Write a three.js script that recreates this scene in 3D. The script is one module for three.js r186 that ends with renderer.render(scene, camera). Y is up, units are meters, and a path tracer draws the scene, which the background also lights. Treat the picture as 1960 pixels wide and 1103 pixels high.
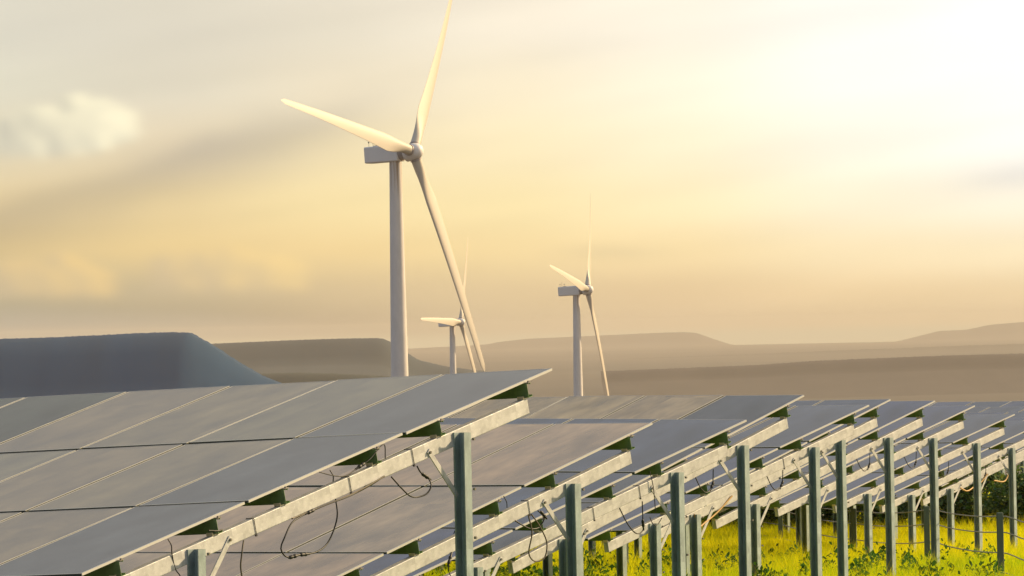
import * as THREE from 'three';
import { RoundedBoxGeometry } from 'three/addons/geometries/RoundedBoxGeometry.js';
import { mergeGeometries } from 'three/addons/utils/BufferGeometryUtils.js';
import { ImprovedNoise } from 'three/addons/math/ImprovedNoise.js';

// ---------------------------------------------------------------- camera, sky, sun, exposure
const EYE = 4.5, F = 16000, R = Math.PI / 180;           // a long lens: focal length in pixels of a 1960 x 1103 frame
const scene = new THREE.Scene();
const camera = new THREE.PerspectiveCamera(2 * Math.atan(551.5 / F) / R, 1024 / 576, 1, 150000);
camera.rotation.order = 'YXZ';
camera.position.set(0, EYE, 0);
camera.rotation.set(Math.atan(88.5 / F), 0, -1.15 * R);
const renderer = new THREE.WebGLRenderer();
renderer.toneMapping = THREE.LinearToneMapping;
renderer.toneMappingExposure = 1.25;
renderer.shadowMap.enabled = true;

const SUN_AZ = 61 * R, SUN_EL = 27 * R;                   // to the right of the view and a little behind the scene
const sunDir = new THREE.Vector3(Math.cos(SUN_EL) * Math.sin(SUN_AZ), Math.sin(SUN_EL), -Math.cos(SUN_EL) * Math.cos(SUN_AZ));
const sun = new THREE.DirectionalLight(new THREE.Color().setRGB(1, 0.75, 0.43), 4.9);
sun.position.copy(sunDir).multiplyScalar(200).add(new THREE.Vector3(0, 0, -110));
sun.target.position.set(0, 0, -110);
sun.castShadow = true; sun.shadow.mapSize.set(4096, 4096); sun.shadow.radius = 3;
Object.assign(sun.shadow.camera, { left: -80, right: 80, top: 60, bottom: -60, near: 1, far: 500 });
scene.add(sun, sun.target);
scene.fog = new THREE.FogExp2(new THREE.Color().setRGB(1, 0.88, 0.71), 2.8e-5);

function rng(seed) { let a = seed >>> 0; return () => { a = (a + 0x6D2B79F5) | 0; let t = Math.imul(a ^ (a >>> 15), 1 | a); t = (t + Math.imul(t ^ (t >>> 7), 61 | t)) ^ t; return ((t ^ (t >>> 14)) >>> 0) / 4294967296; }; }
const noise = new ImprovedNoise();
const n3 = (x, y, z = 0) => noise.noise(x, y, z);
function fbm(x, y, z = 0, oct = 4) { let s = 0, a = 0.5, f = 1; for (let k = 0; k < oct; k++) { s += a * n3(x * f + 17.3 * k, y * f - 9.1 * k, z * f + 3.7); a *= 0.5; f *= 2.03; } return s; }
const lin = (c) => { c /= 255; return c <= 0.04045 ? c / 12.92 : Math.pow((c + 0.055) / 1.055, 2.4); };
const smooth = (a, b, x) => { const t = Math.min(1, Math.max(0, (x - a) / (b - a))); return t * t * (3 - 2 * t); };
const mix = (a, b, t) => a + (b - a) * t;

// heaped clouds: round billows with a sunny and a shaded side
const BILLOWS = [
  { seed: 1, amount: 0.95, sunny: [255, 246, 212], shady: [190, 187, 172], puffs: [[30, 262, 46], [62, 235, 34], [100, 240, 42], [143, 202, 24], [150, 238, 44], [188, 226, 38], [203, 205, 22], [222, 240, 34], [246, 246, 22], [120, 268, 44], [60, 285, 44], [10, 292, 40], [-40, 290, 60], [180, 258, 40]], base: 305 },
  { seed: 2, amount: 0.7, sunny: [248, 216, 148], shady: [203, 184, 150], puffs: [[315, 520, 34], [350, 512, 32], [378, 498, 18], [400, 512, 36], [440, 505, 34], [470, 505, 32], [505, 520, 38], [545, 525, 34], [575, 520, 22], [430, 545, 60], [340, 550, 60], [520, 555, 60]], base: 560 },
  { seed: 3, amount: 0.6, sunny: [250, 214, 142], shady: [208, 186, 148], puffs: [[10, 535, 34], [60, 525, 28], [85, 530, 26], [120, 505, 22], [145, 520, 24], [165, 530, 20], [208, 535, 14], [100, 555, 50], [40, 560, 60], [170, 560, 50]], base: 575 },
];
function billow(c, px, py) {
  const b = c.box; if (px < b[0] || px > b[1] || py < b[2] || py > b[3]) return null;
  const wx = px + 15 * fbm(px * 0.03, py * 0.03, c.seed, 3), wy = py + 13 * fbm(px * 0.03 + 9, py * 0.03, c.seed + 5, 3);
  let best = 0, lit = 0, sw = 0;
  for (const [x, y, r] of c.puffs) { const d = Math.hypot(wx - x, wy - y) / r; if (d > 1.25) continue; const f = 1.25 - d, w = f * f * f; best = Math.max(best, 1 - d); lit += w * (0.42 + 0.75 * ((wx - x) / r) - 0.45 * ((wy - y) / r) + 0.0028 * (wx - (c.box[0] + c.box[1]) / 2)); sw += w; }
  if (sw === 0) return null;
  return [c.amount * smooth(-0.02, 0.07, best) * (1 - smooth(c.base - 22, c.base + 10, wy)), Math.min(1, Math.max(0, lit / sw))];
}
for (const c of BILLOWS) { c.box = [1e9, -1e9, 1e9, -1e9]; for (const [x, y, r] of c.puffs) { c.box[0] = Math.min(c.box[0], x - r * 1.6); c.box[1] = Math.max(c.box[1], x + r * 1.6); c.box[2] = Math.min(c.box[2], y - r * 1.6); c.box[3] = Math.max(c.box[3], y + r * 1.6); } c.sunny = c.sunny.map((v) => lin(v) * 0.86); c.shady = c.shady.map((v) => lin(v) * 0.86); }

function makeSky() {
  // the evening air seen over the hills: colours on a grid of directions, from 0 to 2.3 degrees up and 3.5 degrees to either side
  const gy = [-60, 60, 170, 280, 390, 480, 560, 640];
  const gx = [0, 330, 650, 980, 1300, 1630, 1960];
  const G = [
    [[222, 216, 198], [222, 215, 196], [228, 219, 200], [241, 230, 210], [252, 243, 224], [255, 252, 242], [255, 255, 252]],
    [[220, 215, 198], [219, 212, 194], [228, 219, 198], [245, 234, 212], [254, 245, 226], [255, 252, 242], [255, 255, 252]],
    [[222, 217, 196], [221, 213, 192], [235, 222, 194], [250, 236, 204], [255, 245, 220], [255, 252, 240], [255, 254, 250]],
    [[226, 214, 184], [226, 210, 178], [243, 225, 182], [252, 235, 192], [255, 242, 208], [255, 249, 230], [255, 252, 243]],
    [[226, 204, 158], [236, 212, 160], [246, 224, 168], [250, 229, 174], [254, 236, 190], [255, 244, 214], [255, 246, 224]],
    [[224, 198, 144], [233, 205, 146], [241, 212, 152], [245, 218, 160], [250, 224, 170], [253, 232, 188], [254, 236, 196]],
    [[180, 170, 140], [192, 176, 141], [212, 189, 146], [222, 196, 150], [232, 203, 156], [240, 212, 164], [244, 217, 170]],
    [[104, 110, 102], [124, 124, 108], [156, 142, 116], [206, 184, 144], [218, 192, 150], [226, 200, 154], [230, 204, 158]],
  ].map((r) => r.map((c) => c.map(lin)));
  const W = 4096, H = 4096, data = new Float32Array(W * H * 4);
  const cr = Math.cos(1.15 * R), sr = Math.sin(1.15 * R), o = [0, 0, 0], g = [0, 0, 0];
  const at = (arr, v) => { let k = 0; while (k < arr.length - 2 && v > arr[k + 1]) k++; const t = Math.min(1, Math.max(0, (v - arr[k]) / (arr[k + 1] - arr[k]))); return [k, t * t * (3 - 2 * t) * 0.5 + t * 0.5]; };
  for (let j = 0; j < H; j++) {
    const e = ((j + 0.5) / H - 0.5) * 180;               // degrees above the horizon
    for (let i = 0; i < W; i++) {
      const p = (j * W + i) * 4;
      if (e < -1) { data[p] = 0.6; data[p + 1] = 0.475; data[p + 2] = 0.32; data[p + 3] = 1; continue; }
      const lon = ((i + 0.5) / W - 0.5) * 2 * Math.PI;    // atan2(z, x)
      let a = lon / R + 90; if (a > 180) a -= 360; if (a < -180) a += 360;   // degrees to the right of -z
      const ee = Math.max(0, e);
      // the wider sky: warm and bright towards the sun, cool and dimmer away from it
      const side = (1 + Math.cos((a * R) - SUN_AZ)) / 2;
      const t = 1 - Math.exp(-ee / 17);
      const dx = Math.cos(ee * R) * Math.sin(a * R), dy = Math.sin(ee * R), dz = -Math.cos(ee * R) * Math.cos(a * R);
      const ang = Math.acos(Math.min(1, dx * sunDir.x + dy * sunDir.y + dz * sunDir.z)) / R;
      const glow = Math.exp(-ang / 14);
      const hor = [mix(0.42, 1.06, side), mix(0.42, 0.84, side), mix(0.46, 0.52, side)];
      const zen = [mix(0.20, 0.40, side), mix(0.29, 0.43, side), mix(0.44, 0.46, side)];
      const cl = fbm(dx * 5, dy * 14, dz * 5, 5) * 0.9 + fbm(dx * 17, dy * 60, dz * 17, 3) * 0.45;
      for (let k = 0; k < 3; k++) g[k] = (mix(hor[k], zen[k], t) + glow * [1.6, 1.15, 0.6][k]) * 0.95 * (1 + cl * [0.5, 0.44, 0.34][k] * smooth(0, 6, ee));
      // over the hills in front
      const w = (1 - smooth(3.8, 24, Math.abs(a))) * (1 - smooth(2.3, 13, ee));
      if (w > 0) {
        const u = Math.tan(a * R) * F, v = 88.5 - Math.tan(ee * R) * F;
        const px = 980 + u * cr + v * sr, py = 551.5 - u * sr + v * cr;
        const [kx, tx] = at(gx, px), [ky, ty] = at(gy, py);
        // long soft cloud bands
        const q = px * 0.001, r = py * 0.001, wob = fbm(q * 3.1, r * 3.1, 4.2, 3);
        const y1 = 335 - 0.30 * (px - 250) + 50 * wob;
        let band = (py < y1 ? Math.exp(-Math.pow((py - y1) / 34, 2)) : Math.exp(-Math.pow((py - y1) / 70, 2))) * smooth(900, 420, px) * 1.0;
        band += Math.exp(-Math.pow((py - 215 - 30 * wob) / 30, 2)) * Math.exp(-Math.pow((px - 560) / 110, 2)) * 0.35;
        band += Math.exp(-Math.pow((py - 482 - 0.02 * (px - 1150)) / 13, 2)) * Math.exp(-Math.pow((px - 1160) / 110, 2)) * 0.5;
        band += Math.exp(-Math.pow((py - 345 + 0.12 * (px - 1900)) / 26, 2)) * smooth(1780, 1960, px) * 0.5;
        const streak = fbm(q * 1.6 + r * 2.0, r * 11 + q * 1.5, 7.7, 4);
        for (let k = 0; k < 3; k++) {
          let c = mix(mix(G[ky][kx][k], G[ky][kx + 1][k], tx), mix(G[ky + 1][kx][k], G[ky + 1][kx + 1][k], tx), ty);
          c *= (1 + 0.13 * streak) * 0.855;
          c = mix(c, c * [0.76, 0.78, 0.86][k], Math.min(1, band));
          o[k] = c;
        }
        for (const b of BILLOWS) { const h = billow(b, px, py); if (h) for (let k = 0; k < 3; k++) o[k] = mix(o[k], mix(b.shady[k], b.sunny[k], h[1]), h[0]); }
        for (let k = 0; k < 3; k++) g[k] = mix(g[k], o[k], w);
      }
      data[p] = g[0]; data[p + 1] = g[1]; data[p + 2] = g[2]; data[p + 3] = 1;
    }
  }
  const t = new THREE.DataTexture(data, W, H, THREE.RGBAFormat, THREE.FloatType);
  t.mapping = THREE.EquirectangularReflectionMapping; t.magFilter = THREE.LinearFilter; t.needsUpdate = true;
  return t;
}
const sky = makeSky();
scene.background = sky; scene.environment = sky;

// ---------------------------------------------------------------- helpers
const taken = {};
function numbered(name) { const k = taken[name] = (taken[name] || 0) + 1; return k === 1 ? name : `${name}_${String(k - 1).padStart(3, '0')}`; }
function shade(m) { m.castShadow = true; m.receiveShadow = true; return m; }
function tag(o, label, category, group) { o.userData.label = label; o.userData.category = category; if (group) o.userData.group = group; return o; }
function top(o, name) { o.name = numbered(name); scene.add(o); return o; }
function part(name, geo, mat, parent) { const m = shade(new THREE.Mesh(geo, mat)); m.name = name; parent.add(m); return m; }
function box(w, h, d, x = 0, y = 0, z = 0) { const g = new THREE.BoxGeometry(w, h, d); g.translate(x, y, z); return g; }
function tube(pts, r, seg = 24, rad = 6) { return new THREE.TubeGeometry(new THREE.CatmullRomCurve3(pts.map((p) => (p.isVector3 ? p : new THREE.Vector3(...p)))), seg, r, rad, false); }
function texture(w, h, fn, srgb = true) {
  const d = new Uint8Array(w * h * 4);
  for (let j = 0; j < h; j++) for (let i = 0; i < w; i++) { const c = fn(i / w, j / h), p = (j * w + i) * 4; d[p] = c[0]; d[p + 1] = c[1]; d[p + 2] = c[2]; d[p + 3] = 255; }
  const t = new THREE.DataTexture(d, w, h, THREE.RGBAFormat);
  t.wrapS = t.wrapT = THREE.RepeatWrapping; t.magFilter = THREE.LinearFilter; t.minFilter = THREE.LinearMipmapLinearFilter; t.generateMipmaps = true;
  if (srgb) t.colorSpace = THREE.SRGBColorSpace; t.needsUpdate = true; return t;
}
// world point that a direction of the photograph meets at a depth (metres ahead of the camera)
function dirAt(px, py) {
  const c = Math.cos(1.15 * R), s = Math.sin(1.15 * R), dx = px - 980, dy = py - 551.5, u = dx * c - dy * s, v = dx * s + dy * c;
  const p = Math.atan(88.5 / F), d = [u / F, -v / F];
  const y = d[1] * Math.cos(p) + Math.sin(p), z = Math.cos(p) - d[1] * Math.sin(p);
  return [d[0] / z, y / z];
}
function at(px, py, z) { const [a, b] = dirAt(px, py); return new THREE.Vector3(a * z, EYE + b * z, -z); }

// ---------------------------------------------------------------- ground
const KN = [[-400, 2.0], [0, 1.9], [45, 1.75], [63, 1.58], [71, 1.12], [80, 1.02], [88, 1.08], [97, 0.92], [105, 0.88], [113, 0.8], [125, 0.62], [136, 0.38], [147, 0.12], [158, 0.05], [170, 0.02], [205, 0.0], [225, -0.3], [260, -3], [420, -12], [1600, -39], [2900, -56], [3700, -70], [6000, -71], [60000, -71]];
function groundY(x, z) {                                   // z: metres ahead
  let k = 0; while (k < KN.length - 2 && z > KN[k + 1][0]) k++;
  const t = Math.min(1, Math.max(0, (z - KN[k][0]) / (KN[k + 1][0] - KN[k][0])));
  let y = mix(KN[k][1], KN[k + 1][1], t);
  const near = 1 - smooth(200, 400, z);
  y += near * (0.06 * n3(x * 0.11, z * 0.09, 1.3) + Math.max(-0.5, Math.min(0.3, x * 0.012)) * (1 - smooth(60, 110, z)));
  if (z > 3500) y += 7 * fbm(x / 900, z / 1900, 2.2, 3) * smooth(3500, 7000, z) * (1 - smooth(30000, 40000, z));
  return y;
}
{
  const zs = []; for (let z = -400; z < 40; z += 40) zs.push(z);
  for (let z = 40; z < 240; z += 2) zs.push(z);
  for (let z = 240; z < 42000; z *= 1.022) zs.push(z);
  const NX = 160, pos = [], uv = [], idx = [];
  zs.forEach((z) => { for (let i = 0; i <= NX; i++) { const u = i / NX * 2 - 1, x = (u * 0.35 + u * u * u * 0.65) * (60 + Math.max(0, z) * 0.9 + Math.max(0, -z)); pos.push(x, groundY(x, z), -z); uv.push(x / 40, z / 40); } });
  for (let j = 0; j < zs.length - 1; j++) for (let i = 0; i < NX; i++) { const a = j * (NX + 1) + i, b = a + NX + 1; idx.push(a, a + 1, b, a + 1, b + 1, b); }
  const g = new THREE.BufferGeometry();
  g.setAttribute('position', new THREE.Float32BufferAttribute(pos, 3)); g.setAttribute('uv', new THREE.Float32BufferAttribute(uv, 2)); g.setIndex(idx); g.computeVertexNormals();
  const col = [], c1 = [0.075, 0.085, 0.03], c2 = [0.055, 0.045, 0.034], c3 = [0.085, 0.066, 0.046];
  for (let p = 0; p < pos.length; p += 3) {
    const z = -pos[p + 2], x = pos[p];
    if (z < 400) { const t = fbm(x * 0.3, z * 0.3, 0.5, 3) + 0.5; for (let k = 0; k < 3; k++) col.push(mix(c1[k], [0.11, 0.1, 0.05][k], t)); }
    else { const t = smooth(-0.15, 0.35, fbm(x / 700, z / 2600, 9.1, 4)); for (let k = 0; k < 3; k++) col.push(mix(c2[k], c3[k], t * 0.8)); }
  }
  g.setAttribute('color', new THREE.Float32BufferAttribute(col, 3));
  const m = shade(new THREE.Mesh(g, new THREE.MeshStandardMaterial({ vertexColors: true, roughness: 1 })));
  m.userData.kind = 'structure'; top(m, 'ground');
}

// ---------------------------------------------------------------- far hills: a crest line with a flat top, talus slopes and a real depth
function hill(name, z, crest, depth, rim, col, seed) {
  // crest: [px, py] along the skyline, turned into metres at distance z; the plateau runs back by depth
  const pts = crest.map(([px, py]) => { const v = at(px, py, z); return [v.x, v.y]; });
  const NX = 900, NZ = 46, pos = [], cl = [], idx = [], x0 = pts[0][0], x1 = pts[pts.length - 1][0], base = z > 30000 ? -150 : -74;
  const prof = (x) => { let k = 0; while (k < pts.length - 2 && x > pts[k + 1][0]) k++; const t = Math.min(1, Math.max(0, (x - pts[k][0]) / (pts[k + 1][0] - pts[k][0]))); return mix(pts[k][1], pts[k + 1][1], t); };
  const P = z / F;                                          // one pixel of the photograph at that distance, in metres
  for (let j = 0; j <= NZ; j++) for (let i = 0; i <= NX; i++) {
    const x = mix(x0, x1, i / NX), v = j / NZ;
    const fr = Math.min(1, v / 0.6), win = P * (6 + 170 * (1 - fr));
    let h = 0; for (let q = -4; q <= 4; q++) h += prof(x + win * q / 4) / 9;
    const gully = 0.03 * fbm(x / (P * 90) + seed, v * 2.5, seed, 3);
    let f = v < 0.6 ? Math.pow(fr, 1.35) * 0.8 + 0.2 * smooth(0.86, 0.97, fr) : 1;
    f = Math.max(0, Math.min(1, f + gully * fr * (1 - fr) * 4));
    let y = mix(base, h, f) + (f > 0.98 ? 0 : 0);
    y += rim * P * Math.max(0, 0.8 * n3(x / (P * 9), v * 30, seed) + 0.5 * n3(x / (P * 4), v * 60, seed)) * (v > 0.615 ? 1 : 0);
    const zz = z - depth * (0.6 - v) * (v < 0.6 ? 0.4 : 0.06);
    pos.push(x, y, -zz);
    const t = 0.5 + fbm(x / (P * 70), v * 9, seed + 4, 3);
    for (let k = 0; k < 3; k++) cl.push(mix(col[k] * 0.85, col[k] * 1.15, t));
  }
  for (let j = 0; j < NZ; j++) for (let i = 0; i < NX; i++) { const a = j * (NX + 1) + i, b = a + NX + 1; idx.push(a, a + 1, b, a + 1, b + 1, b); }
  const g = new THREE.BufferGeometry();
  g.setAttribute('position', new THREE.Float32BufferAttribute(pos, 3)); g.setAttribute('color', new THREE.Float32BufferAttribute(cl, 3)); g.setIndex(idx); g.computeVertexNormals();
  const m = shade(new THREE.Mesh(g, new THREE.MeshStandardMaterial({ vertexColors: true, roughness: 1 })));
  m.userData.kind = 'structure'; return top(m, name);
}
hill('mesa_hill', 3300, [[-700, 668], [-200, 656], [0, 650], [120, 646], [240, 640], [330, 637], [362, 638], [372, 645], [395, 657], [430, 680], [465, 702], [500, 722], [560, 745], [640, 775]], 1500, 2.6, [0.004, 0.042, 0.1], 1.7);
hill('mesa_hill', 9000, [[120, 668], [300, 662], [400, 659], [560, 652], [650, 649], [728, 648], [745, 654], [765, 668], [800, 690], [850, 702], [960, 716]], 2200, 1.6, [0.03, 0.045, 0.055], 5.1);
hill('low_ridge', 7000, [[360, 735], [430, 724], [480, 717], [560, 714], [640, 716], [720, 720], [800, 726], [900, 740]], 900, 2.0, [0.035, 0.045, 0.038], 3.4);
hill('distant_mesa', 44000, [[780, 668], [860, 664], [930, 660], [955, 655], [1010, 649], [1120, 644], [1250, 638], [1310, 636], [1335, 638], [1362, 648], [1400, 660], [1440, 664], [1520, 668]], 5000, 0.8, [0.05, 0.045, 0.045], 8.8);
hill('distant_range', 45000, [[1560, 668], [1660, 664], [1720, 654], [1760, 644], [1800, 634], [1850, 632], [1900, 622], [1960, 617], [2100, 612], [2400, 620]], 5000, 1.2, [0.05, 0.045, 0.045], 2.9);
hill('wooded_ridge', 24000, [[900, 702], [1100, 692], [1300, 684], [1450, 679], [1600, 672], [1720, 668], [1840, 663], [1960, 659], [2200, 652], [2600, 650]], 3500, 2.0, [0.055, 0.046, 0.036], 6.3);
hill('wooded_slope', 9500, [[1150, 712], [1300, 706], [1450, 700], [1560, 692], [1700, 686], [1830, 681], [1960, 678], [2200, 670], [2600, 664]], 2400, 1.8, [0.062, 0.047, 0.036], 11.2);

// ---------------------------------------------------------------- materials
const C = (r, g, b) => new THREE.Color().setRGB(r, g, b);
const steelMap = texture(512, 512, (u, v) => { const s = 222 + fbm(u * 7, v * 7, 3, 4) * 44 + n3(u * 60, v * 60, 5) * 8; const w = Math.max(0, fbm(u * 30, v * 30, 8, 3) - 0.2) * 110; const c = Math.max(0, Math.min(255, s + w)); return [c, c, Math.min(255, c - 2)]; });
const steelRough = texture(256, 256, (u, v) => { const s = 150 + fbm(u * 12, v * 12, 6, 4) * 110; return [s, s, s]; }, false);
const steel = new THREE.MeshStandardMaterial({ color: C(0.65, 0.66, 0.66), map: steelMap, roughnessMap: steelRough, roughness: 0.95, metalness: 0.25 });
const postSteel = new THREE.MeshStandardMaterial({ color: C(0.42, 0.52, 0.53), map: steelMap, roughnessMap: steelRough, roughness: 0.9, metalness: 0.35 });
const purlinSteel = new THREE.MeshStandardMaterial({ color: C(0.24, 0.36, 0.17), map: steelMap, roughness: 0.6, metalness: 0.45 });
const brass = new THREE.MeshStandardMaterial({ color: C(0.75, 0.64, 0.42), roughness: 0.5, metalness: 0.3 });
const alu = new THREE.MeshStandardMaterial({ color: C(0.5, 0.5, 0.48), roughness: 0.5, metalness: 0.4 });
const seamShade = new THREE.MeshStandardMaterial({ color: C(0.035, 0.04, 0.03), roughness: 0.8 });  // dark colour on panel sides, standing in for the unlit seams
const boltMat = new THREE.MeshStandardMaterial({ color: C(0.2, 0.19, 0.17), roughness: 0.5, metalness: 0.7 });
const blackCable = new THREE.MeshStandardMaterial({ color: C(0.012, 0.012, 0.012), roughness: 0.55 });
const tanCable = new THREE.MeshStandardMaterial({ color: C(0.10, 0.08, 0.05), roughness: 0.6 });
const orangeCable = new THREE.MeshStandardMaterial({ color: C(0.6, 0.36, 0.12), roughness: 0.6 });
const tieMat = new THREE.MeshStandardMaterial({ color: C(0.03, 0.03, 0.03), roughness: 0.7 });
const dustReflectionMap = texture(512, 512, (u, v) => { const s = 206 + fbm(u * 5, v * 3, 2, 5) * 105 + fbm(u * 26, v * 9, 7, 3) * 34; return [s, s * 0.99, s * 0.97].map((x) => Math.max(0, Math.min(255, x))); });  // dust streaks, strengthened to put mirrored cloud smudges into the glass colour
const dustRough = texture(512, 512, (u, v) => { const s = 120 + fbm(u * 4, v * 3, 12, 5) * 120 + fbm(u * 30, v * 12, 17, 2) * 30; const x = Math.max(40, Math.min(255, s)); return [x, x, x]; }, false);
const glassOf = (r, g, b, rough, ior) => new THREE.MeshPhysicalMaterial({ color: C(r, g, b), map: dustReflectionMap, roughness: rough, roughnessMap: dustRough, ior });
// dusty tan film, in-between, and clean blue modules
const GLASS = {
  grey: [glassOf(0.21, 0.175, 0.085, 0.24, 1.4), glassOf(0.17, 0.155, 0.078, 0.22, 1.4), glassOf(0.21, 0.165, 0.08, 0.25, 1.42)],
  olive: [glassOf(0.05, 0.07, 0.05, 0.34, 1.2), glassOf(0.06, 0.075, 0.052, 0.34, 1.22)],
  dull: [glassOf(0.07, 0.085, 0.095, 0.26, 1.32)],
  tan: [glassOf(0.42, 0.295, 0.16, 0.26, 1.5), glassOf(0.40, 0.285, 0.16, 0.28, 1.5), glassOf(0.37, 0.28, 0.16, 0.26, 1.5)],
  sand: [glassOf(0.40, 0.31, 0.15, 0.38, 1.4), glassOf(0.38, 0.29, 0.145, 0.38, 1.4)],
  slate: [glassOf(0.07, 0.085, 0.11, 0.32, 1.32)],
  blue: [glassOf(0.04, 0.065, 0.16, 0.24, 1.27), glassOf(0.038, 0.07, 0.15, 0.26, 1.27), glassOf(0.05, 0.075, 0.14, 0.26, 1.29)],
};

// uv in metres, laid on each face by the way it points
function metreUV(g, k = 1.6) {
  if (g.index) g = g.toNonIndexed();
  const p = g.attributes.position, n = g.attributes.normal, uv = new Float32Array(p.count * 2);
  for (let i = 0; i < p.count; i++) { const a = Math.abs(n.getX(i)), b = Math.abs(n.getY(i)), c = Math.abs(n.getZ(i)); const [u, v] = a >= b && a >= c ? [p.getZ(i), p.getY(i)] : b >= c ? [p.getX(i), p.getZ(i)] : [p.getX(i), p.getY(i)]; uv[2 * i] = u * k; uv[2 * i + 1] = v * k; }
  g.setAttribute('uv', new THREE.BufferAttribute(uv, 2)); return g;
}
// ---------------------------------------------------------------- solar tables
const PHI = 0.5974, L = 2.049, PW = 0.972, PL = 1.998;
const tileBox = (w, h, d, su = 1) => { const g = new THREE.BoxGeometry(w, h, d); return g; };
const glassGeo = [0, 1, 2, 3].map((k) => { const g = new THREE.BoxGeometry(PW - 0.02, 0.006, PL - 0.02); const uv = g.attributes.uv; for (let i = 0; i < uv.count; i++) uv.setXY(i, uv.getX(i) * 0.5 + k * 0.27, uv.getY(i) * 0.8 + k * 0.41); return g; });
const lipGeo = mergeGeometries([
  box(0.006, 0.004, PL, -PW / 2 + 0.003, 0.007, 0), box(0.006, 0.004, PL, PW / 2 - 0.003, 0.007, 0),
  box(PW - 0.012, 0.004, 0.008, 0, 0.007, -PL / 2 + 0.004), box(PW - 0.012, 0.004, 0.008, 0, 0.007, PL / 2 - 0.004)]);
const endGeo = mergeGeometries([lipGeo.clone(), box(0.008, 0.018, PL, PW / 2 + 0.0042, 0, 0)]);
const seamShadeGeo = mergeGeometries([
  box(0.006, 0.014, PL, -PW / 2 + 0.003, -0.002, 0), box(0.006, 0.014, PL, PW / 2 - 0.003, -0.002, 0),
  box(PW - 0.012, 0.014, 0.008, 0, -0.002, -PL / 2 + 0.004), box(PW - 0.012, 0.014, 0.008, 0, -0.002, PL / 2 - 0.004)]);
function channel(web, flange, lip, t, length) {              // lipped C section: web along x, flanges along +y, extruded along z
  const s = new THREE.Shape(), w = web / 2;
  const P = [[-w, 0], [w, 0], [w, flange], [w - lip, flange], [w - lip, flange - t], [w - t, flange - t], [w - t, t], [-w + t, t], [-w + t, flange - t], [-w + lip, flange - t], [-w + lip, flange], [-w, flange]];
  P.forEach(([x, y], i) => (i ? s.lineTo(x, y) : s.moveTo(x, y)));
  const g = new THREE.ExtrudeGeometry(s, { depth: length, bevelEnabled: false }); return g;
}
// post: opening to -U (downslope), one flange on the outer side; local frame x = outward, z = downslope, y = up
const postGeo = (() => { const g = channel(0.1, 0.088, 0.012, 0.004, 1); g.rotateX(-Math.PI / 2); g.scale(1, 1, -1); const ix = g.index; const p = g.attributes.position; if (!ix) { for (let i = 0; i < p.count; i += 3) for (const a of Object.values(g.attributes)) { const n = a.itemSize; for (let c = 0; c < n; c++) { const q = a.array[(i + 1) * n + c]; a.array[(i + 1) * n + c] = a.array[(i + 2) * n + c]; a.array[(i + 2) * n + c] = q; } } } g.computeVertexNormals(); return metreUV(g); })();
const rafterGeo = metreUV(new RoundedBoxGeometry(0.06, 0.115, 5.34, 2, 0.006));
const braceGeo = (len) => metreUV(new RoundedBoxGeometry(0.008, 0.045, len, 1, 0.002));
const boltGeo = (() => { const g = new THREE.CylinderGeometry(0.011, 0.011, 0.018, 6); g.rotateZ(Math.PI / 2); return g; })();
const clipGeo = mergeGeometries([box(0.055, 0.006, 0.07, 0, 0.003, 0), box(0.055, 0.02, 0.006, 0, 0.014, 0.03), box(0.016, 0.014, 0.016, 0, 0.013, -0.018)]);
const clampGeo = mergeGeometries([box(0.026, 0.006, 0.05, 0, 0.005, 0), box(0.012, 0.012, 0.012, 0, 0.012, 0)]);
const tieGeo = (() => { const a = [[0.034, 0.061], [0.034, -0.061], [-0.034, -0.061], [-0.034, 0.061], [0.034, 0.061]].map(([x, y]) => new THREE.Vector3(x, y, 0)); const gs = []; for (let i = 0; i < 4; i++) gs.push(new THREE.TubeGeometry(new THREE.LineCurve3(a[i], a[i + 1]), 1, 0.0028, 5)); gs.push(box(0.012, 0.012, 0.016, 0.03, -0.066, 0)); return mergeGeometries(gs.map((g) => g.toNonIndexed())); })();
const plugGeo = (() => { const g = new THREE.LatheGeometry([[0, -0.06], [0.008, -0.06], [0.009, -0.02], [0.015, -0.015], [0.015, 0.0], [0.011, 0.004], [0.011, 0.02], [0.014, 0.022], [0.014, 0.045], [0.007, 0.06], [0, 0.06]].map((p) => new THREE.Vector2(...p)), 8); return g; })();
const purlinGeo = {}; // per length
const H_RAFTER = 0.19;                                        // rafter centre below the glass
const rndT = rng(77);

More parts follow.
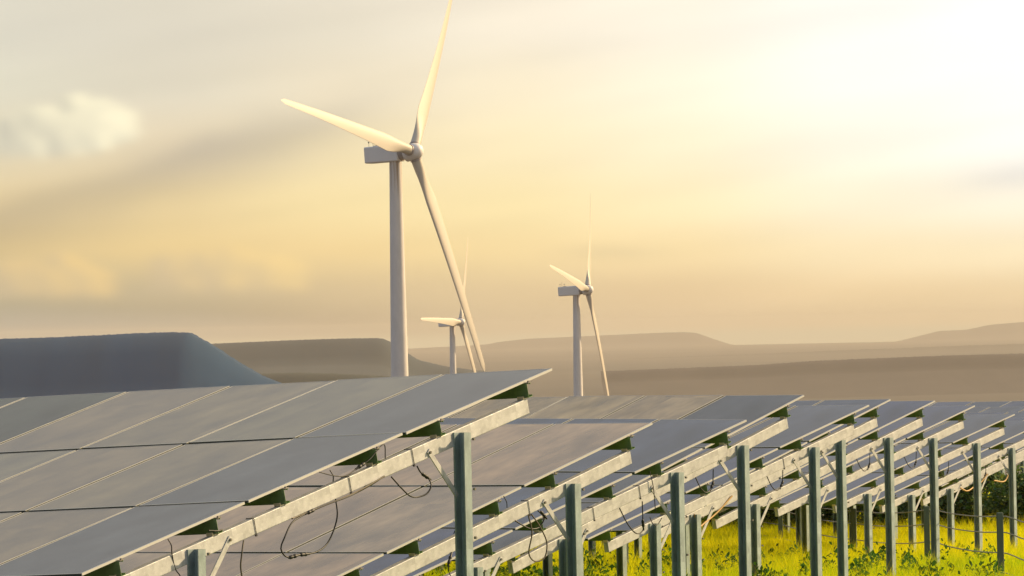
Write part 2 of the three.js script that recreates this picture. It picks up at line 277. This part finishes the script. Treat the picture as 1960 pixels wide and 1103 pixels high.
function table(spec) {
  const { x, y, z, tau, sig, cols, label } = spec;
  const up = new THREE.Vector3(0, 1, 0), Uh = new THREE.Vector3(Math.sin(PHI), 0, -Math.cos(PHI)), Dh = new THREE.Vector3(-Math.cos(PHI), 0, -Math.sin(PHI));
  const D = Dh.clone().multiplyScalar(Math.cos(sig * R)).addScaledVector(up, Math.sin(sig * R));
  const U = Uh.clone().multiplyScalar(Math.cos(tau * R)).addScaledVector(up, Math.sin(tau * R)); U.addScaledVector(D, -U.dot(D)).normalize();
  const ex = D.clone().negate(), ez = U.clone().negate(), ey = new THREE.Vector3().crossVectors(ez, ex);
  const Q = new THREE.Quaternion().setFromRotationMatrix(new THREE.Matrix4().makeBasis(ex, ey, ez));
  const Qv = new THREE.Quaternion().setFromAxisAngle(up, Math.atan2(-Dh.clone().negate().z, -Dh.x));   // upright, x outward
  const c0 = new THREE.Vector3(x, y + EYE, -z);
  const P = (a, b, s) => c0.clone().addScaledVector(ex, a).addScaledVector(ey, b).addScaledVector(ez, s);
  const foot = P(-0.055, -0.2, 1.36); foot.y = groundY(foot.x, -foot.z);
  const o = new THREE.Group(); o.position.copy(foot);
  top(o, 'solar_table'); tag(o, label, 'solar array', 'tilted solar tables standing in rows');
  const put = (m, a, b, s, q = Q) => { m.position.copy(P(a, b, s).sub(foot)); m.quaternion.copy(q); return m; };
  // modules, each with its aluminium frame
  for (let i = 0; i < cols; i++) for (let j = 0; j < 3; j++) {
    const tone = spec.tone(i, j), set = GLASS[tone];
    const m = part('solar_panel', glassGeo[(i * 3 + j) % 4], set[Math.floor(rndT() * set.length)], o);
    put(m, -(i + 0.5), -0.0165 + (rndT() - 0.5) * 0.004, (j + 0.5) * L);
    m.rotateX((rndT() - 0.5) * 0.006); m.rotateZ((rndT() - 0.5) * 0.006); m.translateY(0.0125);
    part('frame', i === 0 ? endGeo : lipGeo, alu, m).position.y = -0.005;
    part('seam_shade', seamShadeGeo, seamShade, m).position.y = -0.005;  // dark bars that paint the shade between neighbouring panels
  }
  // purlins
  const len = cols - 0.02;
  if (!purlinGeo[cols]) { const g = channel(0.108, 0.05, 0.014, 0.003, len); g.applyMatrix4(new THREE.Matrix4().makeBasis(new THREE.Vector3(0, 1, 0), new THREE.Vector3(0, 0, -1), new THREE.Vector3(-1, 0, 0))); purlinGeo[cols] = metreUV(g); }
  for (let j = 0; j < 3; j++) for (const off of [0.42, 1.615]) {
    const p = part('purlin', purlinGeo[cols], purlinSteel, o); put(p, spec.over ?? 0.015, -0.026 - 0.054, j * L + off);
  }
  // frames: rafter, two posts, braces
  const frames = []; for (let d = 0.035; d < cols; d += 3.3) frames.push(d);
  frames.forEach((d, n) => {
    const r = part('rafter', rafterGeo, steel, o); put(r, -d, -H_RAFTER - 0.008, 3.085);
    for (const [s, name, zb] of [[1.36, 'rear_post', 1], [4.81, 'front_post', -1]]) {
      const tp = P(-d + 0.082, -0.172, s), gyv = groundY(tp.x, -tp.z), h = tp.y - gyv + 0.12;
      const p = part(name, postGeo, postSteel, o); p.position.copy(tp).sub(foot); p.position.y -= h; p.quaternion.copy(Qv); p.scale.set(1, h, 1);
      if (n === 0) for (const k of [0.05, 0.42, 0.78]) { const b = part('bolt', boltGeo, boltMat, o); b.position.copy(tp).sub(foot); b.quaternion.copy(Qv); b.translateX(0.053); b.translateZ(-0.03); b.position.y -= k * (zb > 0 ? 1 : 0.7); }
      // brace from the rafter to the post, flat bar
      const a = P(-d + 0.036, -0.2, s + zb * 0.44), q = P(-d + 0.036, -0.2, s + zb * 0.06); q.y -= zb > 0 ? 0.43 : 0.34;
      const v = q.clone().sub(a), br = part('brace', braceGeo(v.length()), steel, o);
      br.position.copy(a).add(q).multiplyScalar(0.5).sub(foot);
      const bz = v.clone().normalize(), bx = ex.clone().addScaledVector(bz, -ex.dot(bz)).normalize(), by = new THREE.Vector3().crossVectors(bz, bx);
      br.quaternion.setFromRotationMatrix(new THREE.Matrix4().makeBasis(bx, by, bz));
      if (n === 0) { const b = part('bolt', boltGeo, boltMat, o); b.position.copy(a).sub(foot); b.quaternion.copy(br.quaternion); b.translateX(0.008); b.translateZ(0.02); }
    }
    if (n === 0) for (let j = 0; j < 3; j++) for (const off of [0.42, 1.615]) {
      put(part('purlin_clip', clipGeo, brass, o), -d, -0.139, j * L + off + 0.01);
      put(part('end_clamp', clampGeo, boltMat, o), 0.012, -0.028, j * L + off - 0.03);
    }
    if (n === 0) for (const s of spec.ties || []) put(part('cable_tie', tieGeo, tieMat, o), -d, -H_RAFTER - 0.008, s);
  });
  for (const [pts, r, mat, plugs] of spec.cables || []) {
    const v3 = pts.map(([s, h], k) => new THREE.Vector3(0.005 + 0.012 * Math.sin(k * 1.7), -h, s));
    const c = part('cable', tube(v3, r, Math.max(16, pts.length * 6), 6), mat, o); put(c, 0, 0, 0);
    const curve = new THREE.CatmullRomCurve3(v3);
    for (const t of plugs || []) {
      const k = part('connector', plugGeo, blackCable, c); k.position.copy(curve.getPointAt(t));
      k.quaternion.setFromUnitVectors(new THREE.Vector3(0, 1, 0), curve.getTangentAt(t));
    }
  }
  return o;
}
const B4 = 0.0042, B5 = 0.006;
const cablesA = [
  [[[3.048, .249], [3.076, .359], [3.116, .446], [3.225, .535], [3.387, .556], [3.613, .524], [3.752, .5], [3.797, .426], [3.756, .359], [3.64, .285], [3.501, .27], [3.195, .262], [2.891, .269], [2.545, .258], [2.402, .243]], B5, blackCable, [0.28, 0.33, 0.6]],
  [[[2.32, .268], [2.235, .376], [2.123, .463], [2.028, .495], [1.922, .494], [1.859, .451], [1.846, .406], [1.935, .333], [1.993, .271]], B5, blackCable, [0.8]],
  [[[3.187, .015], [3.037, .08], [2.879, .12], [2.668, .102], [2.558, .078], [2.352, .016], [2.344, .124]], B4, blackCable, [0.55]],
  [[[3.056, .032], [3.045, .08], [3.037, .123]], B4, blackCable],
  [[[5.1, .021], [5.09, .07], [5.08, .13], [5.061, .252], [5.045, .305], [5.04, .4]], B4, blackCable],
  [[[4.229, .257], [4.293, .337], [4.314, .427], [4.309, .52]], B5, tanCable],
  [[[4.615, .085], [4.53, .11], [4.449, .12]], B5, blackCable],
  [[[2.402, .243], [2.8, .262], [3.2, .262], [3.55, .258], [3.62, .252]], B5, tanCable],
];
const cablesB = [
  [[[2.051, .246], [2.055, .402], [2.123, .562], [2.044, .651], [1.925, .654], [1.862, .545], [1.894, .402], [1.992, .263]], B5, tanCable],
  [[[2.25, .245], [2.117, .34], [2.009, .383], [1.892, .393], [1.834, .329], [1.917, .252]], B5, blackCable, [0.85]],
  [[[3.212, .255], [3.298, .342], [3.268, .43], [3.2, .5]], B4, blackCable, [0.15]],
  [[[2.357, .005], [2.345, .06], [2.331, .11]], B4, blackCable], [[[3.071, .003], [3.1, .06], [3.132, .11]], B4, blackCable],
];
const cablesC = [
  [[[2.372, .256], [2.281, .442], [2.129, .568], [2.017, .562], [2.026, .484], [1.996, .289]], B5, blackCable, [0.72]],
  [[[1.893, .468], [1.874, .539], [1.781, .574], [1.679, .535]], B4, blackCable], [[[1.79, .05], [1.785, .2], [1.78, .45]], B4, blackCable],
];
const cablesF = [[[[4.82, .167], [4.783, .328], [4.601, .327], [4.284, .284], [3.947, .179]], 0.011, orangeCable]];
const loop = (s) => [[[s, .25], [s - 0.05, .38], [s - 0.17, .46], [s - 0.3, .42], [s - 0.34, .26]], B5, blackCable, [0.7]];
const cablesK = [[[[4.438, .25], [4.243, .361], [3.951, .358], [3.654, .336], [3.433, .243]], 0.014, orangeCable], [[[3.233, .42], [2.872, .52], [2.65, .4], [2.5, .25]], 0.014, orangeCable]];
const greyTone = (i, j) => (i === 0 ? 'dull' : i >= 4 - j && j < 1 ? 'olive' : 'grey'), blueTone = () => 'blue';
const specs = [
  { x: 0.307, y: -0.256, z: 62.933, tau: 12.64, sig: -1.795, cols: 9, tone: greyTone, ties: [1.999, 2.831, 4.056], cables: cablesA, label: 'large front solar table of dusty grey panels, its cut end showing hanging black cables' },
  { x: 1.181, y: -0.762, z: 70.661, tau: 13.83, sig: 0.195, cols: 9, tone: () => 'tan', ties: [2.013], cables: cablesB, label: 'pinkish tan solar table directly behind the large front one' },
  { x: 2.237, y: -0.859, z: 79.975, tau: 13.09, sig: 0.98, cols: 9, tone: blueTone, ties: [1.99, 2.792], cables: cablesC, label: 'violet blue solar table between the pinkish tan one and the sand coloured one' },
  { x: 3.07, y: -0.694, z: 87.981, tau: 14.6, sig: 0.397, cols: 9, tone: (i) => (i === 0 ? 'slate' : 'sand'), cables: [loop(2.3)], label: 'sand coloured solar table with one slate panel column, top edge under the slim turbine' },
  { x: 4.144, y: -0.895, z: 97.211, tau: 13.01, sig: 0.024, cols: 9, tone: blueTone, ties: [2.0], cables: [loop(2.4)], label: 'fifth solar table from the front, its corner just behind the sand coloured one' },
  { x: 4.75, y: -0.902, z: 105.082, tau: 13.95, sig: -0.253, cols: 9, tone: blueTone, cables: cablesF, label: 'sixth solar table from the front, with an orange cable hanging by its front post' },
  { x: 5.728, y: -1.008, z: 113.426, tau: 13.4, sig: 0.2, cols: 9, tone: blueTone, cables: [loop(2.2)], label: 'seventh blue solar table from the front in the receding rows' },
  { x: 6.894, y: -1.197, z: 124.767, tau: 12.6, sig: -0.3, cols: 9, tone: blueTone, cables: [loop(2.2)], label: 'eighth blue solar table from the front in the receding rows' },
  { x: 8.178, y: -1.458, z: 136.353, tau: 12.2, sig: 0, cols: 9, tone: blueTone, cables: [loop(2.6)], label: 'ninth blue solar table from the front, its corner near the right edge of the picture' },
  { x: 9.386, y: -1.707, z: 147.111, tau: 12.2, sig: 0.2, cols: 9, tone: blueTone, cables: [loop(2.6)], label: 'tenth solar table from the front, its rear post last at the right edge' },
  { x: 10.6, y: -1.774, z: 157.869, tau: 12.8, sig: 0, cols: 10, tone: blueTone, cables: cablesK, label: 'eleventh solar table with thick orange cables hanging below it' },
  { x: 11.7, y: -1.78, z: 168.6, tau: 12.8, sig: 0, cols: 11, tone: blueTone, label: 'twelfth solar table, third from the back of the rows' },
  { x: 12.8, y: -1.78, z: 179.3, tau: 12.8, sig: 0, cols: 12, tone: blueTone, label: 'thirteenth solar table, second from the back of the rows' },
  { x: 13.9, y: -1.76, z: 190, tau: 12.8, sig: 0, cols: 14, tone: blueTone, label: 'last solar table of the rows, in front of the shrubs' },
];
specs.forEach(table);

// ---------------------------------------------------------------- wind turbines
const bladeSunTone = new THREE.MeshStandardMaterial({ color: C(0.55, 0.485, 0.385), roughness: 0.55 });  // tan on white blades: golden sunlight put into the base colour
const grime = texture(256, 512, (u, v) => { const st = smooth(0.9, 1.0, v) * Math.max(0, 0.25 + 1.8 * fbm(u * 20, v * 6, 4, 3)); const s = 243 + fbm(u * 9, v * 30, 3, 3) * 16; const k = Math.min(0.55, st * 1.2); return [mix(s, 150, k), mix(s, 118, k), mix(s, 88, k)]; });
const towerPaint = new THREE.MeshStandardMaterial({ color: C(0.78, 0.72, 0.65), roughness: 0.55, map: grime });
const shellPaint = new THREE.MeshStandardMaterial({ color: C(0.8, 0.75, 0.69), roughness: 0.5 });  // same white finish, kept paler to lift its shaded sides
const dark = new THREE.MeshStandardMaterial({ color: C(0.06, 0.055, 0.05), roughness: 0.6 });
const collarMat = new THREE.MeshStandardMaterial({ color: C(0.36, 0.3, 0.27), roughness: 0.5 });
const bladeGeo = (() => {                                      // along +y; x = chord in the rotor plane, z = thickness (+z upwind)
  const NS = 40, NA = 20, pos = [], idx = [];
  for (let i = 0; i <= NS; i++) {
    const t = i / NS, r = 1.4 + t * 43.6;
    const round = 1 - smooth(0.02, 0.2, t);
    let chord = t < 0.2 ? mix(2.0, 3.6, smooth(0.03, 0.2, t)) : mix(3.7, 1.2, Math.pow((t - 0.2) / 0.8, 0.9));
    if (t > 0.96) chord *= Math.sqrt(Math.max(0.02, 1 - Math.pow((t - 0.96) / 0.04, 2)));
    const thick = mix(chord * mix(0.28, 0.16, t), 2.0, round), tw = mix(16, -1, Math.pow(t, 0.5)) * R - 12 * R;
    const bend = -1.3 * t * t;
    for (let k = 0; k < NA; k++) {
      const a = k / NA * 2 * Math.PI, ca = Math.cos(a), sa = Math.sin(a);
      const cx = ca * chord / 2 - (chord - Math.min(chord, 2)) * 0.2 * 1.0;
      const sharp = mix(Math.pow(Math.abs(0.5 * (1 + ca)), 0.55), 1, round);
      const tz = sa * thick / 2 * sharp;
      pos.push(cx * Math.cos(tw) - tz * Math.sin(tw), r, cx * Math.sin(tw) + tz * Math.cos(tw) + bend);
    }
  }
  for (let i = 0; i < NS; i++) for (let k = 0; k < NA; k++) { const a = i * NA + k, b = i * NA + (k + 1) % NA; idx.push(a, a + NA, b, b, a + NA, b + NA); }
  const c = pos.length / 3; pos.push(0, 45.05, -1.3); for (let k = 0; k < NA; k++) idx.push(NS * NA + k, c, NS * NA + (k + 1) % NA);
  const g = new THREE.BufferGeometry(); g.setAttribute('position', new THREE.Float32BufferAttribute(pos, 3)); g.setIndex(idx); g.computeVertexNormals(); return g;
})();
const bladeRoot = new THREE.CylinderGeometry(1.12, 1.12, 0.35, 28); bladeRoot.translate(0, 1.62, 0);
const spinnerGeo = new THREE.LatheGeometry([[0, 2.0], [0.5, 1.95], [1.0, 1.7], [1.4, 1.2], [1.6, 0.5], [1.65, -0.6], [1.6, -1.6], [1.2, -1.75], [0, -1.75]].map((p) => new THREE.Vector2(...p)), 32); spinnerGeo.rotateX(Math.PI / 2);
const collarGeo = new THREE.CylinderGeometry(1.35, 1.5, 1.6, 28); collarGeo.rotateX(Math.PI / 2);
const nacelleGeo = new RoundedBoxGeometry(3.1, 3.3, 7.4, 4, 0.3);
{ const p = nacelleGeo.attributes.position; for (let i = 0; i < p.count; i++) { const z = p.getZ(i), y = p.getY(i); if (y < 0 && z < -1.5) p.setY(i, y + (-(z + 1.5)) * 0.07); } nacelleGeo.computeVertexNormals(); }
const mastGeo = new THREE.CylinderGeometry(0.04, 0.04, 1.7, 6), vaneGeo = mergeGeometries([new THREE.CylinderGeometry(0.035, 0.035, 0.8, 6).toNonIndexed(), new THREE.SphereGeometry(0.16, 8, 6).translate(0, 0.45, 0).toNonIndexed()]);
const hatchGeo = new RoundedBoxGeometry(1.5, 0.18, 1.0, 2, 0.05);
function turbine(px, py, z, yaw, tilt, th, label, tall) {
  const hub = at(px, py, z), n = new THREE.Vector3(Math.sin(yaw * R), 0, Math.cos(yaw * R));
  const base = hub.clone().addScaledVector(n, -4.0), g = groundY(base.x, -base.z);
  const o = new THREE.Group(); o.position.set(base.x, g, base.z); top(o, 'wind_turbine'); tag(o, label, 'wind turbine', 'white three-bladed wind turbines');
  const H = hub.y - 1.6 - g;
  const tg = new THREE.CylinderGeometry(1.16, 2.15, H + 1, 40, 12, false); tg.translate(0, (H + 1) / 2 - 1, 0);
  part('tower', tg, towerPaint, o);
  const qy = new THREE.Quaternion().setFromAxisAngle(new THREE.Vector3(0, 1, 0), yaw * R);
  const loc = (v) => v.applyQuaternion(qy).add(hub).sub(o.position);
  const qn = qy.clone().multiply(new THREE.Quaternion().setFromAxisAngle(new THREE.Vector3(1, 0, 0), -3.5 * R));
  const qr = qy.clone().multiply(new THREE.Quaternion().setFromAxisAngle(new THREE.Vector3(1, 0, 0), -tilt * R));
  const nac = part('nacelle', nacelleGeo, shellPaint, o); nac.position.copy(loc(new THREE.Vector3(0, -0.3, -6.4))); nac.quaternion.copy(qn);
  for (const [mx, mz, gg, nm] of [[0.4, -2.6, mastGeo, 'mast'], [-0.5, -3.0, vaneGeo, 'wind_vane'], [0.6, -1.8, vaneGeo, 'wind_vane']]) { const m = part(nm, gg, dark, nac); m.position.set(mx, 1.65 + (gg === mastGeo ? 0.85 : 0.4), mz); }
  part('roof_hatch', hatchGeo, dark, nac).position.set(0, 1.7, -1.5);
  const col = part('collar', collarGeo, collarMat, o); col.position.copy(loc(new THREE.Vector3(0, -0.1, -2.3))); col.quaternion.copy(qn);
  const sp = part('spinner', spinnerGeo, shellPaint, o); sp.position.copy(hub).sub(o.position); sp.quaternion.copy(qr);
  for (let k = 0; k < 3; k++) {
    const b = part('blade', bladeGeo, bladeSunTone, o); b.position.copy(hub).sub(o.position);
    b.quaternion.copy(qr).multiply(new THREE.Quaternion().setFromAxisAngle(new THREE.Vector3(0, 0, 1), -(th + 120 * k) * R));
    part('root_ring', bladeRoot, collarMat, b);
  }
}
turbine(791, 290.6, 1600, 60.9, 11.3, 42.6, 'tallest wind turbine, closest of the three, its blade reaching above the picture');
turbine(1124.7, 555, 2860, 75.9, 7.0, 40.8, 'mid sized wind turbine standing alone, nearest the center of the picture');
turbine(881.5, 616.6, 3700, 69.4, 5.4, 32.2, 'smallest wind turbine, just behind a blade of the tallest one');

// ---------------------------------------------------------------- wire fence behind the rows
{
  const o = new THREE.Group(), line = [[1345, 182], [1485, 164], [1625, 146], [1765, 129], [1905, 113], [2045, 99]].map(([px, z]) => [(px - 980) / F * z, z]);
  o.position.set(line[0][0], groundY(...line[0]), -line[0][1]); top(o, 'wire_fence'); tag(o, 'low fence of dark posts and thin wires running through the grass under the far tables', 'fence');
  const woodMat = new THREE.MeshStandardMaterial({ color: C(0.10, 0.13, 0.10), roughness: 0.9 }), wire = new THREE.MeshStandardMaterial({ color: C(0.22, 0.2, 0.17), roughness: 0.6, metalness: 0.5 });
  const pg = new RoundedBoxGeometry(0.09, 1.25, 0.09, 2, 0.015);
  const w = line.map(([x, z]) => new THREE.Vector3(x, groundY(x, z), -z));
  w.forEach((p) => { part('post', pg, woodMat, o).position.copy(p).sub(o.position).add(new THREE.Vector3(0, 0.55, 0)); });
  for (const h of [0.35, 0.62, 0.9, 1.12]) {
    const pts = []; for (let i = 0; i < w.length - 1; i++) for (let k = 0; k < 4; k++) { const t = k / 4; pts.push(w[i].clone().lerp(w[i + 1], t).sub(o.position).add(new THREE.Vector3(0.08, h - 0.16 * t * (1 - t), 0))); }
    pts.push(w[w.length - 1].clone().sub(o.position).add(new THREE.Vector3(0.08, h, 0)));
    part('wire', tube(pts, 0.009, 60, 5), wire, o);
  }
}

// ---------------------------------------------------------------- shrubs at the far side of the field
function leafCloud(seed, n, rx, ry, rz, size, cols) {
  const rnd = rng(seed), pos = [], col = [], q = new THREE.Quaternion(), e = new THREE.Euler(), clumps = [];
  for (let k = 0; k < 16; k++) { const a = rnd() * 6.283, b = Math.acos(rnd() * 2 - 1), r = Math.pow(rnd(), 0.5) * 0.72; clumps.push([Math.cos(a) * Math.sin(b) * r * rx, Math.cos(b) * r * ry, Math.sin(a) * Math.sin(b) * r * rz, 0.25 + rnd() * 0.22]); }
  const v = [new THREE.Vector3(), new THREE.Vector3(), new THREE.Vector3(), new THREE.Vector3()];
  for (let i = 0; i < n; i++) {
    const c = clumps[Math.floor(rnd() * clumps.length)], a = rnd() * 6.283, b = Math.acos(rnd() * 2 - 1), r = Math.pow(rnd(), 0.4) * c[3];
    const p = [c[0] + Math.cos(a) * Math.sin(b) * r * rx, c[1] + Math.cos(b) * r * ry, c[2] + Math.sin(a) * Math.sin(b) * r * rz];
    e.set((rnd() - 0.5) * 2.4, rnd() * 6.283, (rnd() - 0.5) * 2); q.setFromEuler(e);
    const s = size * (0.6 + rnd() * 0.8);
    v[0].set(0, 0, 0); v[1].set(s * 0.3, s * 0.12, s * 0.5); v[2].set(0, 0, s); v[3].set(-s * 0.3, s * 0.12, s * 0.5);
    v.forEach((x) => x.applyQuaternion(q));
    const cc = cols[Math.floor(rnd() * cols.length)], f = 0.75 + rnd() * 0.5;
    for (const k of [0, 1, 2, 0, 2, 3]) { pos.push(p[0] + v[k].x, p[1] + v[k].y, p[2] + v[k].z); col.push(cc[0] * f, cc[1] * f, cc[2] * f); }
  }
  const g = new THREE.BufferGeometry(); g.setAttribute('position', new THREE.Float32BufferAttribute(pos, 3)); g.setAttribute('color', new THREE.Float32BufferAttribute(col, 3)); g.computeVertexNormals(); return g;
}
{
  const leaf = new THREE.MeshPhysicalMaterial({ vertexColors: true, roughness: 0.75, transmission: 0.35, thickness: 0, side: THREE.DoubleSide });
  const bark = new THREE.MeshStandardMaterial({ color: C(0.06, 0.05, 0.035), roughness: 1 });
  const pal = [[0.08, 0.17, 0.03], [0.06, 0.14, 0.03], [0.16, 0.24, 0.03], [0.24, 0.28, 0.04]];
  const crowns = [1, 2, 3].map((k) => leafCloud(k * 31, 2600, 1.35, 1.05, 1.2, 0.16, pal));
  const stem = mergeGeometries([new THREE.CylinderGeometry(0.05, 0.09, 1.3, 8).translate(0, 0.55, 0), new THREE.CylinderGeometry(0.025, 0.045, 1.0, 6).rotateZ(0.5).translate(-0.25, 1.1, 0), new THREE.CylinderGeometry(0.025, 0.045, 1.0, 6).rotateZ(-0.55).translate(0.27, 1.05, 0.05)]);
  const rnd = rng(5), label = ['leafy green shrub in the thicket beneath the last solar tables'];
  for (let k = 0; k < 15; k++) {
    const x = 3.6 + k * 0.54 + rnd() * 0.2, z = 172.6 + (9.4 - x) * 0.68 + rnd() * 1.6, g = groundY(x, z);
    const o = new THREE.Group(); o.position.set(x, g, -z); o.rotation.y = rnd() * 6; top(o, 'shrub'); tag(o, label[0], 'shrub', 'shrubs in the thicket behind the rows');
    const s = 0.62 + rnd() * 0.22; o.scale.setScalar(s);
    part('stem', stem, bark, o); part('crown', crowns[k % 3], leaf, o).position.y = 1.15;
  }
}

// ---------------------------------------------------------------- grass and weeds
function tuft(seed, n, spread, hMin, hMax, wid) {
  const rnd = rng(seed), pos = [], nor = [];
  for (let i = 0; i < n; i++) {
    const a = rnd() * 6.283, r = Math.sqrt(rnd()) * spread, bx = Math.cos(a) * r, bz = Math.sin(a) * r, h = hMin + rnd() * (hMax - hMin), lean = (rnd() * 0.5 + 0.05) * h, la = rnd() * 6.283, w = wid * (0.6 + rnd() * 0.7), fa = rnd() * 6.283;
    const fx = Math.cos(fa) * w, fz = Math.sin(fa) * w, P = (t, s) => [bx + Math.cos(la) * lean * t * t + fx * s * (1 - t * t), h * t * (1 - 0.12 * t), bz + Math.sin(la) * lean * t * t + fz * s * (1 - t * t)];
    const A = P(0, -1), B = P(0, 1), Cc = P(0.55, -1), D = P(0.55, 1), T = P(1, 0);
    for (const tri of [[A, B, D], [A, D, Cc], [Cc, D, T]]) for (const p of tri) pos.push(...p);
  }
  const g = new THREE.BufferGeometry(); g.setAttribute('position', new THREE.Float32BufferAttribute(pos, 3)); g.computeVertexNormals(); return g;
}
function scatter(name, label, category, geo, mat, list) {
  const m = new THREE.InstancedMesh(geo, mat, list.length), mt = new THREE.Matrix4(), q = new THREE.Quaternion(), e = new THREE.Euler(), c = new THREE.Color();
  list.forEach(([x, y, z, s, sy, turn, col], i) => { e.set(0, turn, 0); q.setFromEuler(e); mt.compose(new THREE.Vector3(x, y, z), q, new THREE.Vector3(s, sy, s)); m.setMatrixAt(i, mt); m.setColorAt(i, c.setRGB(...col)); });
  shade(m); m.userData.kind = 'stuff'; tag(m, label, category); top(m, name);
}
{
  const rnd = rng(2024), grassMat = new THREE.MeshPhysicalMaterial({ color: 0xffffff, roughness: 0.9, specularIntensity: 0.15, transmission: 0.45, thickness: 0, side: THREE.DoubleSide });
  const lists = [[], [], []];
  for (let i = 0; i < 150000; i++) {
    const z = Math.sqrt(mix(58 * 58, 216 * 216, rnd())), hw = 0.5 * 2100 / F * z, u = Math.pow(rnd(), 0.75), x = -hw + 2 * hw * u;
    const patch = fbm(x * 0.22, z * 0.16, 3.3, 3), dry = smooth(-0.3, 0.3, patch + (z - 105) / 150);
    const f = 0.75 + rnd() * 0.45, green = rnd() < 0.28 - 0.15 * dry ? 0.6 : 0;
    const col = [mix(mix(0.52, 0.88, dry), 0.2, green) * f, mix(mix(0.68, 0.82, dry), 0.48, green) * f, 0.006 * f];
    lists[i % 3].push([x, groundY(x, z) - 0.02, -z, 0.85 + rnd() * 0.5, (0.75 + rnd() * 0.6) * (1 + patch * 0.5), rnd() * 6.283, col]);
  }
  ['meadow_grass', 'meadow_grass', 'meadow_grass'].forEach((n, k) => scatter(n, ['tall yellow green meadow grass covering the field under the tables', 'fine green grass blades mixed into the meadow', 'long leaning grass stalks mixed into the meadow'][k], 'grass', [tuft(3, 9, 0.16, 0.22, 0.5, 0.006), tuft(4, 7, 0.14, 0.3, 0.62, 0.005), tuft(5, 10, 0.2, 0.18, 0.42, 0.008)][k], grassMat, lists[k]));
  const weed = leafCloud(900, 70, 0.2, 0.34, 0.2, 0.07, [[1, 1, 1]]); weed.deleteAttribute('color'); weed.translate(0, 0.28, 0);
  const wl = [];
  for (let i = 0; i < 1100; i++) { const z = 66 + Math.pow(rnd(), 1.3) * 75, px = 640 + rnd() * 1250, x = (px - 980) / F * z; if (fbm(x * 0.5, z * 0.3, 8, 2) < 0.02) continue; const f = 0.7 + rnd() * 0.6; wl.push([x, groundY(x, z), -z, 0.8 + rnd() * 0.5, 0.8 + rnd() * 0.7, rnd() * 6.283, [0.06 * f, 0.15 * f, 0.02 * f]]); }
  scatter('broadleaf_weed', 'dark green broadleaf weeds growing among the grass', 'weed', weed, grassMat, wl);
}
renderer.render(scene, camera);
